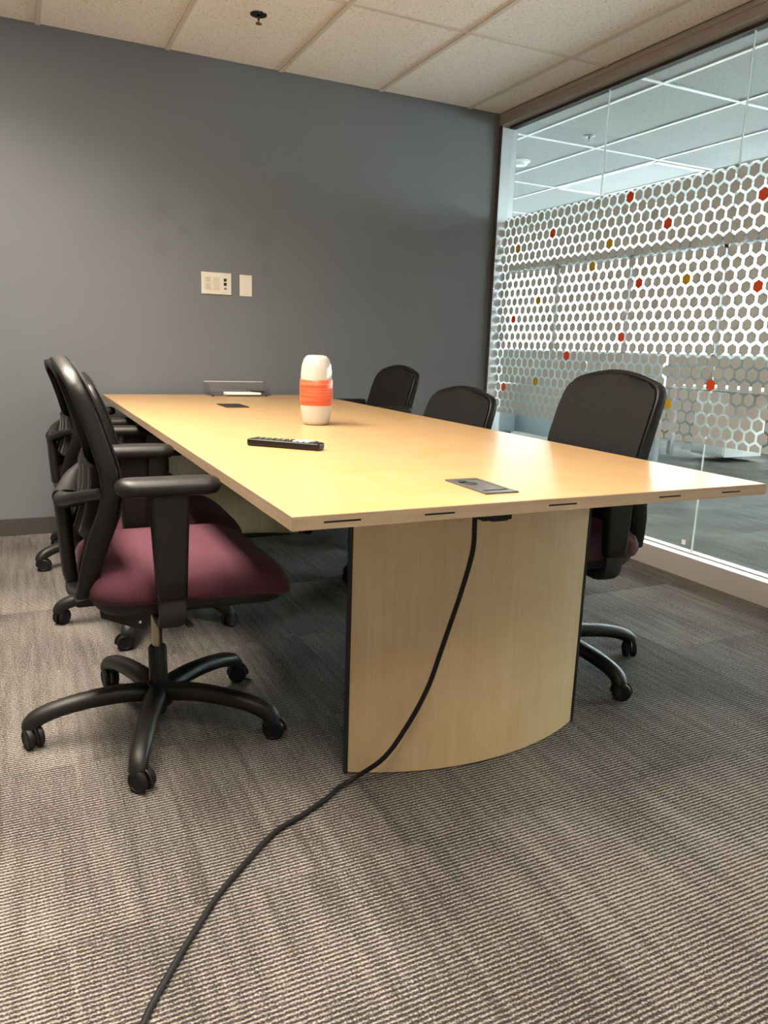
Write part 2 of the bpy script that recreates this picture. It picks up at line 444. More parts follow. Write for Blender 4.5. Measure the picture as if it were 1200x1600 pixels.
# ------------------------------------------------------------------ the setting
XL, YR = -4.42, -5.45           # left wall, rear wall of the meeting room
OX1, OY0, OY1 = 5.0, -5.45, 9.0  # open office beyond the glass
floor = struct(obj('floor', nbox(XL - .1, OX1 + .1, YR - .1, OY1 + .1, -0.12, -0.006), M_DARK, smooth=False), 'grey loop pile carpet tile floor')
# carpet tiles, one mesh shared
def carpet_tile_mesh():
    return mesh_of('carpet_tile', nbox(0.0003, TILE - 0.0003, 0.0003, TILE - 0.0003, -0.006, 0.0), M_CARPET, smooth=False)
ctm = carpet_tile_mesh()
i0 = math.floor((XL - TX0) / TILE); i1 = math.ceil((3.7 - TX0) / TILE)
j0 = math.floor((YR - TY0) / TILE); j1 = math.ceil((3.6 - TY0) / TILE)
far_bm = bmesh.new()
for i in range(i0, math.ceil((OX1 - TX0) / TILE)):
    for j in range(j0, math.ceil((OY1 - TY0) / TILE)):
        x, y = TX0 + i * TILE, TY0 + j * TILE
        inview = (-3.4 < x < 0.0 and -4.2 < y < 0) or (0 <= x < 1.7 and -2.7 < y < 1.0)
        if inview:
            o = bpy.data.objects.new('carpet_tile', ctm); o.location = (x, y, 0); link(o, floor)
        else:
            box(far_bm, x + .0003, x + TILE - .0003, y + .0003, y + TILE - .0003, -0.006, 0.0)
o = obj('carpet_tile_field', far_bm, M_CARPET, floor, smooth=False); o['kind'] = 'stuff'

struct(obj('wall_back', nbox(XL - .1, 0.12, 0, 0.12, 0, H + .05), M_WALL, smooth=False), 'blue-grey painted end wall')
struct(obj('wall_left', nbox(XL - .1, XL, YR, 0, 0, H + .05), M_WALL, smooth=False))
struct(obj('wall_rear', nbox(XL - .1, 0.12, YR - .1, YR, 0, H + .05), M_WHITEWALL, smooth=False))
struct(obj('wall_office_near', nbox(0.0, 0.12, 0.12, OY1, 0, H + .05), M_WHITEWALL, smooth=False))
struct(obj('wall_office_end', nbox(0.0, OX1 + .2, OY1, OY1 + .1, 0, H + .05), M_WHITEWALL, smooth=False))
struct(obj('wall_office_rear', nbox(0.12, OX1 + .2, OY0 - .1, OY0, 0, H + .05), M_WHITEWALL, smooth=False))
bm = nbox(OX1, OX1 + .16, OY0, OY1, 0, 1.02); box(bm, OX1, OX1 + .16, OY0, OY1, 2.38, H + .05)
struct(obj('wall_office_far', bm, simple('grey_office_wall', (.20,.20,.19), .7), smooth=False))
k = 0; y = OY0
while y < OY1 - 0.1:
    k += 1; y2 = min(y + 1.6, OY1)
    fb = nbox(OX1 + .04, OX1 + .10, y, y + .05, 1.02, 2.38); box(fb, OX1 + .04, OX1 + .10, y2 - .05, y2, 1.02, 2.38)
    box(fb, OX1 + .04, OX1 + .10, y, y2, 1.02, 1.07); box(fb, OX1 + .04, OX1 + .10, y, y2, 2.33, 2.38)
    w = struct(obj('window_%d' % (k + 1), fb, M_ALU, smooth=False))
    obj('glass_pane', nbox(OX1 + .066, OX1 + .072, y + .05, y2 - .05, 1.07, 2.33), M_GLASS, w, smooth=False)
    y = y2
struct(obj('baseboard_back', nbox(XL, -0.002, -0.012, 0.0, 0.0, 0.088, bev=0.002), M_BASE, smooth=False), 'dark brown carpet base strip')
struct(obj('baseboard_left', nbox(XL, XL + .012, YR, -0.012, 0.0, 0.088, bev=0.002), M_BASE, smooth=False))

# ceiling: backing slab, lay-in tiles and grid bars
ceil = struct(obj('ceiling', nbox(XL - .1, OX1 + .2, YR - .1, OY1 + .1, H + .03, H + .13), M_DARK, smooth=False), 'suspended ceiling of speckled lay-in tiles')
fix_cells = [(fx, fy) for fx, fy in ROOM_FIX + OFFICE_FIX]
def ceiling_grid(xs, ys, xlo, xhi, ylo, yhi, office):
    hw = 0.0115
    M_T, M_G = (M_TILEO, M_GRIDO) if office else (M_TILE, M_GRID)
    cache = {}
    farb = bmesh.new(); nf = 0
    xs = [xlo] + [x for x in xs if xlo + .02 < x < xhi - .02] + [xhi]
    ys = [ylo] + [y for y in ys if ylo + .02 < y < yhi - .02] + [yhi]
    for a, b in zip(xs, xs[1:]):
        for c, d in zip(ys, ys[1:]):
            mx, my = (a + b) / 2, (c + d) / 2
            if any(abs(mx - fx) < .28 and abs(my - fy) < .58 for fx, fy in fix_cells): continue
            near = (not office and my > -2.6) or (office and mx < 2.9 and -2.4 < my < 3.0)
            if near:
                key = (round(b - a, 3), round(d - c, 3))
                if key not in cache:
                    cache[key] = mesh_of('ceiling_tile', nbox(-(b - a) / 2 + .003, (b - a) / 2 - .003, -(d - c) / 2 + .003, (d - c) / 2 - .003, 0, 0.016), M_T, smooth=False)
                t = bpy.data.objects.new('ceiling_tile', cache[key]); t.location = (mx, my, H); link(t, ceil)
            else:
                box(farb, a + .003, b - .003, c + .003, d - .003, H, H + .016); nf += 1
    if nf:
        o = obj('ceiling_tile_field', farb, M_T, ceil, smooth=False); o['kind'] = 'stuff'
    for x in xs[1:-1]:
        obj('grid_bar', nbox(x - hw, x + hw, ylo, yhi, H - .005, H + .001), M_G, ceil, smooth=False)
    for y in ys[1:-1]:
        if office and y > 4: continue
        obj('grid_bar', nbox(xlo, xhi, y - hw, y + hw, H - .0048, H + .001), M_G, ceil, smooth=False)
RX = [-0.224 - 0.597 * i for i in range(0, 8)]
RY = [-0.954 - 1.2 * i for i in range(0, 5)]
ceiling_grid(sorted(RX), sorted(RY), XL, 0.0, YR, 0.0, False)
OXS = [0.42 + 0.597 * i for i in range(0, 9)]
OYS = [-0.92 + 1.215 * i for i in range(-4, 9)]
ceiling_grid(OXS, OYS, 0.12, OX1, OY0, OY1, True)
def troffer(fx, fy, sx, sy, lens, label):
    t = empty('ceiling_light', (fx, fy, H))
    tag(t, label, 'ceiling light')
    b = bmesh.new()
    for s in (-1, 1):
        box(b, s * sx / 2 - .02, s * sx / 2 + .02, -sy / 2 - .02, sy / 2 + .02, -.006, .012)
        box(b, -sx / 2, sx / 2, s * sy / 2 - .02, s * sy / 2 + .02, -.006, .012)
    obj('frame', b, M_GRID, t, smooth=False)
    obj('lens', nbox(-sx / 2, sx / 2, -sy / 2, sy / 2, 0.0, .006), lens, t, smooth=False)
troffer(*ROOM_FIX[0], .55, 1.16, M_LENSW, 'warm recessed ceiling light above the middle left chair')
troffer(*ROOM_FIX[1], .55, 1.16, M_LENSW, 'warm recessed ceiling light above the nearest left chair')
troffer(*ROOM_FIX[2], .55, 1.16, M_LENSW, 'warm recessed ceiling light at the near end of the room')
troffer(*OFFICE_FIX[0], .55, 1.16, M_LENSC, 'bright white ceiling light seen above the hexagon film')
troffer(*OFFICE_FIX[1], .55, 1.16, M_LENSC, 'added cool fill light on the office ceiling toward the camera side')
troffer(*OFFICE_FIX[2], .55, 1.16, M_LENSC, 'added cool fill light on the ceiling deep in the office')

# glass partition ------------------------------------------------
GX = 0.078
bm = bmesh.new()
window = struct(link(bpy.data.objects.new('window_1', None)), 'full height glass partition with hexagon film')
obj('sill', nbox(0.0, 0.12, YR, 0.0, 0.0, 0.104), M_FRAME, window, smooth=False)
obj('glazing_bead', nbox(0.062, 0.072, YR, -0.0345, 0.104, 0.108), M_FRAME, window, smooth=False)
obj('header', nbox(0.0, 0.12, YR, 0.0, 2.392, H, bev=.002), M_FRAME, window, smooth=False)
obj('header_channel', nbox(0.056, 0.098, YR, -0.032, 2.376, 2.392), M_BASE, window, smooth=False)
obj('header_lip', nbox(-0.006, 0.0, YR, -0.03, 2.432, 2.452), M_FRAME, window, smooth=False)
obj('jamb', nbox(0.0, 0.12, -0.032, 0.0, 0.104, 2.392, bev=.002), simple('shaded_taupe_paint', (0.085, 0.076, 0.068), 0.4), window, smooth=False)  # shade on the room-facing strip is put into this darker frame colour
obj('daylit_jamb_face', nbox(0.004, 0.116, -0.0345, -0.032, 0.104, 2.392), M_ALU, window, smooth=False)  # light sheet added on the jamb, its colour stands in for daylight
joints = [-0.0345, -0.905, -1.783, -2.66, -3.54, -4.42, YR]
for a, b in zip(joints, joints[1:]):
    p = obj('glass_pane', nbox(GX - .005, GX + .005, b + .0011, a - .0011, 0.104, 2.376), M_GLASS, window, smooth=False)
for a in joints[1:-1]:
    obj('pane_joint', nbox(GX - .005, GX + .005, a - .0011, a + .0011, 0.104, 2.376), M_GLASSEDGE, window, smooth=False)
obj('corner_sticker', nbox(GX - .0058, GX - .0052, -1.745, -1.722, 0.135, 0.158), M_PAPER, window, smooth=False)
# hexagon film: frosted pieces, a few in colour
CP, RP = 0.0613, 0.0535
FT, FB = 1.851, 0.632
def hx(c, r): return -CP * (c + .5 * (r % 2) + .0187), 1.8688 - r * RP
ORANGE = {(18, 1), (23, 4), (31, 3), (32, 10), (20, 9), (8, 3), (3, 12), (19, 14), (12, 16), (2, 20), (29, 18)}
YELLOW = {(25, 9), (16, 5), (14, 7), (3, 4), (7, 10), (7, 19), (25, 20)}
RH = 0.0288
def hexpts(cy, cz, y_hi=-0.034):
    p = [(cy + RH * .985 * math.sin(PI / 3 * k), cz + RH * math.cos(PI / 3 * k)) for k in range(6)]
    def clip(poly, f):
        out = []
        for i in range(len(poly)):
            a, b = poly[i], poly[(i + 1) % len(poly)]; fa, fb2 = f(a), f(b)
            if fa >= 0: out.append(a)
            if (fa >= 0) != (fb2 >= 0):
                t = fa / (fa - fb2); out.append((a[0] + (b[0] - a[0]) * t, a[1] + (b[1] - a[1]) * t))
        return out
    p = clip(p, lambda q: FT - q[1]);
    if p: p = clip(p, lambda q: q[1] - FB)
    if p: p = clip(p, lambda q: y_hi - q[0])
    return p
def prism(bm, pts, x0, x1):
    A = [bm.verts.new((x0, y, z)) for y, z in pts]; B = [bm.verts.new((x1, y, z)) for y, z in pts]
    bm.faces.new(A); bm.faces.new(B[::-1])
    n = len(pts)
    for k in range(n): bm.faces.new((A[k], B[k], B[(k + 1) % n], A[(k + 1) % n]))
cells = []
for r in range(0, 25):
    for c in range(-1, 88):
        cy, cz = hx(c, r); pts = hexpts(cy, cz)
        if len(pts) >= 3: cells.append((c, r, cy, cz, pts))
FX0, FX1 = GX - .0062, GX - .0054
def dist(cell):
    _, _, cy, cz, _ = cell
    return (Vector((GX, cy, cz)) - cam.location).length
inview = [q for q in cells if q[2] > -2.06 and not (q[3] < 1.02 and (-1.55 < q[2] < -0.95) and q[3] < 0.98) and not (q[3] < .80 and q[2] > -1.7)]
inview.sort(key=dist)
coloured = [q for q in cells if (q[0], q[1]) in ORANGE or (q[0], q[1]) in YELLOW]
pick = {(q[0], q[1]) for q in coloured}
for q in inview:
    if len(pick) >= 300: break
    pick.add((q[0], q[1]))
rest = bmesh.new()
hex_cache = {}
for c, r, cy, cz, pts in cells:
    mat = M_ORANGE if (c, r) in ORANGE else M_YELLOW if (c, r) in YELLOW else M_FILM
    if (c, r) in pick:
        loc = [(y - cy, z - cz) for y, z in pts]
        key = (mat.name, len(pts), tuple((round(a, 4), round(b, 4)) for a, b in loc))
        if key not in hex_cache:
            b = bmesh.new(); prism(b, loc, 0.0, FX1 - FX0); hex_cache[key] = mesh_of('film_hexagon', b, mat, smooth=False)
        o = bpy.data.objects.new('film_hexagon', hex_cache[key]); o.location = (FX0, cy, cz); link(o, window)
        if mat is M_ORANGE: o['label'] = 'orange film hexagon'
        if mat is M_YELLOW: o['label'] = 'yellow film hexagon'
    else: prism(rest, pts, FX0, FX1)
o = obj('film_hexagon_field', rest, M_FILM, window, smooth=False); o['kind'] = 'stuff'

# ------------------------------------------------------------------ conference table
TXL, TXR, TYF, TYB, TZ = -2.407, -1.2235, -3.107, -0.08, 0.74
TH = 0.0255
table = empty('conference_table', ((TXL + TXR) / 2, (TYF + TYB) / 2, 0))
tag(table, 'long maple conference table with curved pedestals and straight edges', 'table')
def tpart(name, bm, mat, parent=None, smooth=True, angle=35):
    o = obj(name, bm, mat, parent or table, smooth, angle)
    if parent is None or parent is table: o.matrix_parent_inverse = Matrix.Translation(-Vector(table.location))
    return o
eb = 0.003
def top_bm():
    return nbox(TXL + eb, TXR - eb, TYF + eb, TYB - eb, TZ - TH, TZ)
tpart('tabletop', top_bm(), M_TOP, smooth=False)
# front edge band carries six slots: built as strips around the slot openings
slots = [(-2.349, -2.278), (-2.149, -2.084), (-1.864, -1.792), (-1.566, -1.500), (-1.372, -1.310)]
bm = nbox(TXL, TXR, TYF, TYF + eb, TZ - TH, TZ - .0155)
box(bm, TXL, TXR, TYF, TYF + eb, TZ - .0115, TZ - .0005)
xs = TXL
for a, b in slots:
    box(bm, xs, a, TYF, TYF + eb, TZ - .0155, TZ - .0115); xs = b
box(bm, xs, TXR, TYF, TYF + eb, TZ - .0155, TZ - .0115)
tpart('edge_band', bm, M_EDGE, smooth=False)['label'] = 'maple edge band with dark slots'
for a, b in slots:
    tpart('slot', nbox(a, b, TYF + eb - .0012, TYF + eb - .0002, TZ - .0155, TZ - .0115), M_DARK, smooth=False)
tpart('edge_band', nbox(TXL, TXR, TYB - eb, TYB, TZ - TH, TZ - .0005), M_EDGE, smooth=False)
tpart('edge_band', nbox(TXL, TXL + eb, TYF + eb, TYB - eb, TZ - TH, TZ - .0005), M_EDGEY, smooth=False)
tpart('edge_band', nbox(TXR - eb, TXR, TYF + eb, TYB - eb, TZ - TH, TZ - .0005), M_EDGEY, smooth=False)
PXL, PXR = -2.142, -1.450
def pedestal(yc, s):
    """curved panel, s=-1 bulges toward -y"""
    n = 28; sag = 0.085; th = 0.014
    outer = []; inner = []
    hw = (PXR - PXL) / 2; R = (hw * hw + sag * sag) / (2 * sag)
    for k in range(n + 1):
        x = -hw + 2 * hw * k / n
        yy = math.sqrt(R * R - x * x) - (R - sag)
        outer.append(((PXL + PXR) / 2 + x, yc + s * yy)); inner.append(((PXL + PXR) / 2 + x, yc + s * (yy - th)))
    bm = bmesh.new()
    loop = outer + inner[::-1]
    A = [bm.verts.new((x, y, 0.004)) for x, y in loop]; B = [bm.verts.new((x, y, TZ - TH)) for x, y in loop]
    m = len(loop)
    for k in range(m): bm.faces.new((A[k], A[(k + 1) % m], B[(k + 1) % m], B[k]))
    for k in range(n):
        bm.faces.new((A[k], A[k + 1], A[m - 2 - k], A[m - 1 - k])); bm.faces.new((B[k], B[k + 1], B[m - 2 - k], B[m - 1 - k]))
    p = tpart('pedestal', bm, M_PED, angle=30)
    for sx, xx in ((-1, PXL), (1, PXR)):
        e = tpart('edge_strip', nbox(xx - .007 if sx < 0 else xx - .001, xx + .001 if sx < 0 else xx + .007, min(yc + s * .002, yc - s * .010), max(yc + s * .002, yc - s * .010), 0.0, TZ - TH), M_DARK, smooth=False)
    # black foot pads under the panel and a narrow core box behind it
    tpart('pedestal_foot', nbox((PXL + PXR) / 2 - .3, (PXL + PXR) / 2 + .3, yc - .012 - s * .005, yc + .012 - s * .005, 0.0, 0.004), M_DARK, smooth=False)
pedestal(-2.762, -1)
pedestal(-0.425, 1)
tpart('support_beam', nbox(-1.90, -1.70, -2.78, -0.41, TZ - TH - .045, TZ - TH), M_DARK, smooth=False)
# power boxes set into the top
def power_box(cx, cy, hxx, hyy, open_):
    b = bmesh.new()
    t = .010
    box(b, cx - hxx, cx - hxx + t, cy - hyy, cy + hyy, TZ, TZ + .004, bev=.0012); box(b, cx + hxx - t, cx + hxx, cy - hyy, cy + hyy, TZ, TZ + .004, bev=.0012)
    box(b, cx - hxx + t, cx + hxx - t, cy - hyy, cy - hyy + t * 1.8, TZ, TZ + .004, bev=.0012); box(b, cx - hxx + t, cx + hxx - t, cy + hyy - t * 1.8, cy + hyy, TZ, TZ + .004, bev=.0012)
    f = tpart('power_box', b, M_GREYPL if open_ else M_DARK, smooth=False)
    f['label'] = 'power outlet box set into the tabletop'
    inv = Matrix.Translation(-Vector(table.location))
    if open_:
        lid = obj('lid', nbox(cx - hxx + t, cx + hxx - t, cy - hyy + .034, cy + hyy - t * 1.8, TZ, TZ + .0028, bev=.001), M_GREYPL, f, smooth=False)
        obj('well', nbox(cx - hxx + t, cx + hxx - t, cy - hyy + t * 1.8, cy - hyy + .034, TZ, TZ + .0008), M_DARK, f, smooth=False)
        b2 = bmesh.new(); cyl(b2, (cx - .012, cy + .022, TZ + .0028), (cx - .012, cy + .022, TZ + .0050), .016, .013, 20); box(b2, cx - .03, cx - .012, cy + .034, cy + .046, TZ + .0028, TZ + .006, bev=.001)
        obj('latch', b2, M_DARK, f)
    else:
        obj('lid', nbox(cx - hxx + t, cx + hxx - t, cy - hyy + t * 1.8, cy + hyy - t * 1.8, TZ, TZ + .003, bev=.001), M_DARK, f, smooth=False)
    return f
power_box(-1.925, -2.948, .041, .083, True)
power_box(-1.918, -0.848, .053, .089, False)
b = nbox(-1.962, -1.888, -3.02, -2.88, TZ - TH - .034, TZ - TH, bev=.003)
box(b, -1.905, -1.862, -2.97, -2.93, TZ - TH - .050, TZ - TH - .020, bev=.002)
tpart('cable_box', b, M_BLACK, smooth=False)

# power cord: hangs from the box, runs down the pedestal and over the carpet to the camera
pts = [(-1.934, -2.95, .70), (-1.936, -2.95, .664), (-1.930, -2.94, .596), (-1.939, -2.92, .502), (-1.958, -2.90, .398), (-1.972, -2.893, .34), (-1.993, -2.88, .253), (-2.032, -2.868, .166),
       (-2.085, -2.852, .080), (-2.140, -2.812, .018), (-2.19, -2.822, .007), (-2.231, -2.850, .006), (-2.307, -2.889, .006), (-2.376, -2.921, .006), (-2.459, -2.991, .006), (-2.534, -3.063, .006), (-2.599, -3.142, .006),
       (-2.649, -3.208, .006), (-2.702, -3.287, .006), (-2.755, -3.40, .006), (-2.76, -3.6, .006), (-2.60, -3.9, .006)]
cord = obj('power_cord', sweep(bmesh.new(), catmull(pts, 6), .0058, .0058, up=(.3, .2, 1), seg=10), M_RUBBER)
tag(cord, 'black power cord hanging from the table and trailing over the carpet', 'cord')

# ------------------------------------------------------------------ things on the table
vase = empty('vase', (-1.822, -1.671, TZ)); tag(vase, 'white ceramic vase with a brushed orange band on the table', 'vase')
prof = [(0.0, 0.0), (.036, 0.0), (.045, .003), (.050, .014), (.0555, .045), (.0585, .072)]
obj('base', lathe(bmesh.new(), prof, 48), M_CERW, vase, angle=50)
obj('orange_band', lathe(bmesh.new(), [(.0585, .072), (.0605, .074), (.0612, .11), (.0612, .13), (.0600, .163), (.0585, .165)], 48), M_CERO, vase, angle=60)
obj('shoulder', lathe(bmesh.new(), [(.0585, .165), (.0575, .19), (.054, .215), (.0475, .236), (.038, .248), (.030, .2515), (.027, .250), (.025, .244), (.030, .225), (.046, .19), (.046, .05), (0, .03)], 48), M_CERW, vase, angle=60)

# remote control
rem = empty('remote_control', (-2.137, -2.262, TZ), math.atan2(-.157, .160)); tag(rem, 'slim black remote control lying on the table', 'remote')
obj('body', nbox(-.112, .112, -.022, .022, 0.0, .021, bev=.006, seg=3), M_BLACK, rem)
for i in range(11):
    for j in (-1, 0, 1):
        x = -.092 + i * .0182; y = j * .0125
        white = i >= 7 and i < 10
        if (i in (3, 6)) and j == 0: continue
        o = obj('button', nbox(x - .0055, x + .0055, y - .0038, y + .0038, .0205, .0238, bev=.0012), M_PAPER if white else M_GREYPL, rem)

# letter tray with papers and pen
tray = empty('letter_tray', (-1.715, -0.155, TZ)); tag(tray, 'low clear acrylic letter tray at the far end of the table', 'tray')
tw, td, tt = .168, .062, .003
obj('tray_floor', nbox(-tw, tw, -td - .03, td, .006, .006 + tt), M_ACRYL, tray, smooth=False)
obj('back_wall', nbox(-tw, tw, td - tt, td, .009, .072), M_ACRYL, tray, smooth=False)
for s in (-1, 1):
    bm = bmesh.new()
    poly = [(td - tt, .009), (td - tt, .072), (-td + .03, .066), (-td - .01, .048), (-td - .03, .014), (-td - .03, .009)]
    x0, x1 = (s * tw, s * (tw - tt)); A = [bm.verts.new((x0, y, z)) for y, z in poly]; B = [bm.verts.new((x1, y, z)) for y, z in poly]
    bm.faces.new(A); bm.faces.new(B[::-1])
    for k in range(len(poly)): bm.faces.new((A[k], B[k], B[(k + 1) % len(poly)], A[(k + 1) % len(poly)]))
    obj('side_wall', bm, M_ACRYL, tray, smooth=False)
obj('top_rim', nbox(-tw, tw, td - .005, td + .001, .070, .075, bev=.0015), simple('acrylic_rim', (.52, .52, .55), .15), tray, smooth=False)
for sx in (-1, 1):
    for sy in (-1, 1): obj('foot', cyl(bmesh.new(), (sx * (tw - .02), -.015 + sy * .055, 0), (sx * (tw - .02), -.015 + sy * .055, .006), .007, .007, 12), M_DARK, tray)
pp = obj('paper_stack', nbox(-.085, .105, -.052, .040, 0, .010, bev=.001), M_PAPER, None, smooth=False); pp.location = (-1.70, -.172, TZ + .0095); pp.rotation_euler = (0, 0, -.06)
tag(pp, 'small stack of white paper lying in the clear tray', 'paper')
b = sweep(bmesh.new(), [(-.055, 0, 0), (-.05, 0, 0), (.045, 0, 0), (.055, 0, 0)], lambda t: .0042 if 0 < t < 1 else .002, lambda t: .0042 if 0 < t < 1 else .002, seg=10)
pen = obj('pen', b, M_BLACK); pen.location = (-1.605, -.185, TZ + .0240); pen.rotation_euler = (0, 0, -1.05)
tag(pen, 'black pen lying on the papers in the tray', 'pen')

# ------------------------------------------------------------------ wall plates, sprinklers, smoke detector
plate = empty('outlet_plate', (-1.783, 0.0, 1.339)); tag(plate, 'ivory three-gang wall plate with power outlet and data jacks', 'wall plate')
obj('plate', nbox(-.0825, .0825, -.007, 0, -.0575, .0575, bev=.002), M_PLATE, plate, smooth=False)
recp = obj('receptacle', nbox(-.0655, -.0285, -.0095, -.006, -.034, .034, bev=.0015), M_PLATE2, plate, smooth=False)
for zz in (.019, -.019):
    obj('slot_hole', nbox(-.0535, -.0515, -.0100, -.009, zz + .001, zz + .010), M_PORT, recp, smooth=False)
    obj('slot_hole', nbox(-.0430, -.0410, -.0100, -.009, zz + .001, zz + .009), M_PORT, recp, smooth=False)
    obj('slot_hole', cyl(bmesh.new(), (-.047, -.0100, zz - .006), (-.047, -.009, zz - .006), .0028), M_PORT, recp)
obj('switch_insert', nbox(-.017, .017, -.0085, -.006, -.034, .034, bev=.0015), M_PLATE2, plate, smooth=False)
obj('rocker', nbox(-.012, .012, -.0100, -.008, -.028, .028, bev=.001), M_PLATE2, plate, smooth=False)
obj('data_jack', nbox(.040, .056, -.0085, -.006, .012, .028), M_PORTG, plate, smooth=False)['label'] = 'green data jack'
obj('data_jack', nbox(.040, .056, -.0085, -.006, -.010, .006), M_PORT, plate, smooth=False)['label'] = 'black data jack'
b = cyl(bmesh.new(), (.048, -.012, -.025), (.048, -.006, -.025), .006); cyl(b, (.048, -.016, -.025), (.048, -.012, -.025), .0035)
obj('coax_jack', b, M_PISTON, plate)
for xx in (-.047, 0, .047):
    for zz in (-.048, .048): obj('screw', cyl(bmesh.new(), (xx, -.0082, zz), (xx, -.0065, zz), .003, .003, 10), M_PLATE2, plate)
plate2 = empty('blank_plate', (-1.618, 0.0, 1.337)); tag(plate2, 'narrow blank ivory wall plate right of the outlet plate', 'wall plate')
obj('plate', nbox(-.035, .035, -.006, 0, -.0575, .0575, bev=.002), M_PLATE, plate2, smooth=False)
for zz in (-.042, .042): obj('screw', cyl(bmesh.new(), (0, -.0072, zz), (0, -.0055, zz), .003, .003, 10), M_PLATE2, plate2)
def sprinkler(x, y, label, dark):
    s = empty('fire_sprinkler', (x, y, H)); tag(s, label, 'sprinkler')
    m = simple('dark_chrome', (.10, .095, .09), .25, metal=1.0) if dark else simple('dull_chrome', (.35, .35, .35), .45, metal=.5)
    obj('escutcheon', lathe(bmesh.new(), [(0, 0), (.038, 0), (.037, -.004), (.028, -.007), (.016, -.006), (.014, -.003), (0, -.003)], 28), m, s)
    b = cyl(bmesh.new(), (0, 0, -.003), (0, 0, -.024), .006, .005, 14)
    for sg in (-1, 1): sweep(b, [(0, sg * .007, -.010), (0, sg * .009, -.022), (0, sg * .003, -.036)], .0016, .0016, up=(1, 0, 0), seg=6)
    obj('body', b, m, s)
    b = cyl(bmesh.new(), (0, 0, -.036), (0, 0, -.041), .013, .012, 16)
    for kk in range(8):
        a = kk * PI / 4; box(b, .011 * math.cos(a) - .0025, .011 * math.cos(a) + .0025 + .002 * math.cos(a), .011 * math.sin(a) - .0025, .011 * math.sin(a) + .0025, -.0405, -.038)
    obj('deflector', b, simple('aged_brass', (.16, .09, .04), .4, metal=1.0) if dark else m, s)
sprinkler(-1.73, -0.642, 'dark metal fire sprinkler on the meeting room ceiling', True)
sprinkler(0.772, 0.076, 'chrome fire sprinkler on the office ceiling behind the glass', False)
sd = empty('smoke_detector', (0.80, 0.90, H)); tag(sd, 'round white smoke detector on the office ceiling behind glass', 'smoke detector')
obj('base_ring', lathe(bmesh.new(), [(0, 0), (.075, 0), (.075, -.008), (.06, -.010), (0, -.010)], 32), M_DESKWHITE, sd)
obj('sensor_cap', lathe(bmesh.new(), [(.058, -.010), (.055, -.026), (.045, -.034), (0, -.036)], 32), M_DESKWHITE, sd)

# ------------------------------------------------------------------ office chair
def chair_meshes():
    P = {}
    # five-star base
    b = lathe(bmesh.new(), [(0, .055), (.030, .055), (.040, .068), (.044, .09), (.040, .112), (.028, .122), (0, .122)], 28)
    P['hub'] = mesh_of('base_hub', b, M_BLACKTEX)
    path = catmull([(.02, 0, .096), (.09, 0, .104), (.17, 0, .102), (.245, 0, .092), (.296, 0, .077), (.317, 0, .060), (.320, 0, .042)], 5)
    b = sweep(bmesh.new(), path, lambda t: interp([(0, .030), (.3, .026), (.8, .0225), (.93, .0225), (1, .019)], t), lambda t: interp([(0, .024), (.5, .021), (.9, .022), (1, .018)], t), up=(0, 0, 1), seg=16, power=2.4)
    P['leg'] = mesh_of('base_leg', b, M_BLACKTEX, angle=60)
    # caster (axis along local y, origin at stem on the floor)
    b = cyl(bmesh.new(), (0, 0, .04), (0, 0, .056), .0085, .0085, 12)
    hood = []
    for k in range(11):
        a = math.radians(-15 + 210 * k / 10); hood.append((-.010 + .0285 * math.cos(a), 0, .0285 + .0265 * math.sin(a)))
    sweep(b, hood, .0055, .0035, up=(0, 1, 0), seg=8)
    P['caster'] = mesh_of('caster', b, M_BLACK)
    b = bmesh.new()
    for s in (-1, 1):
        y0, y1 = s * .0045, s * .0215
        bb = lathe(bmesh.new(), [(0, 0), (.022, 0), (.0272, .003), (.028, .009), (.0272, .014), (.022, .017), (.020, .0165), (.019, .0150), (0, .0150)], 24)
        for v in bb.verts:
            v.co = Vector((-.010 + v.co.x, s * (.0045 + v.co.z), .028 + v.co.y))
        me = bpy.data.meshes.new('tmp'); bb.to_mesh(me); bb.free(); b.from_mesh(me); bpy.data.meshes.remove(me)
    P['wheel'] = mesh_of('wheel_pair', b, M_RUBBER)
    b = lathe(bmesh.new(), [(0, .035), (.020, .035), (.022, .06), (.0245, .12), (.0245, .222), (.022, .226), (.0145, .226)], 24)
    P['sleeve'] = mesh_of('column_sleeve', b, M_BLACK)
    return P
CM = chair_meshes()

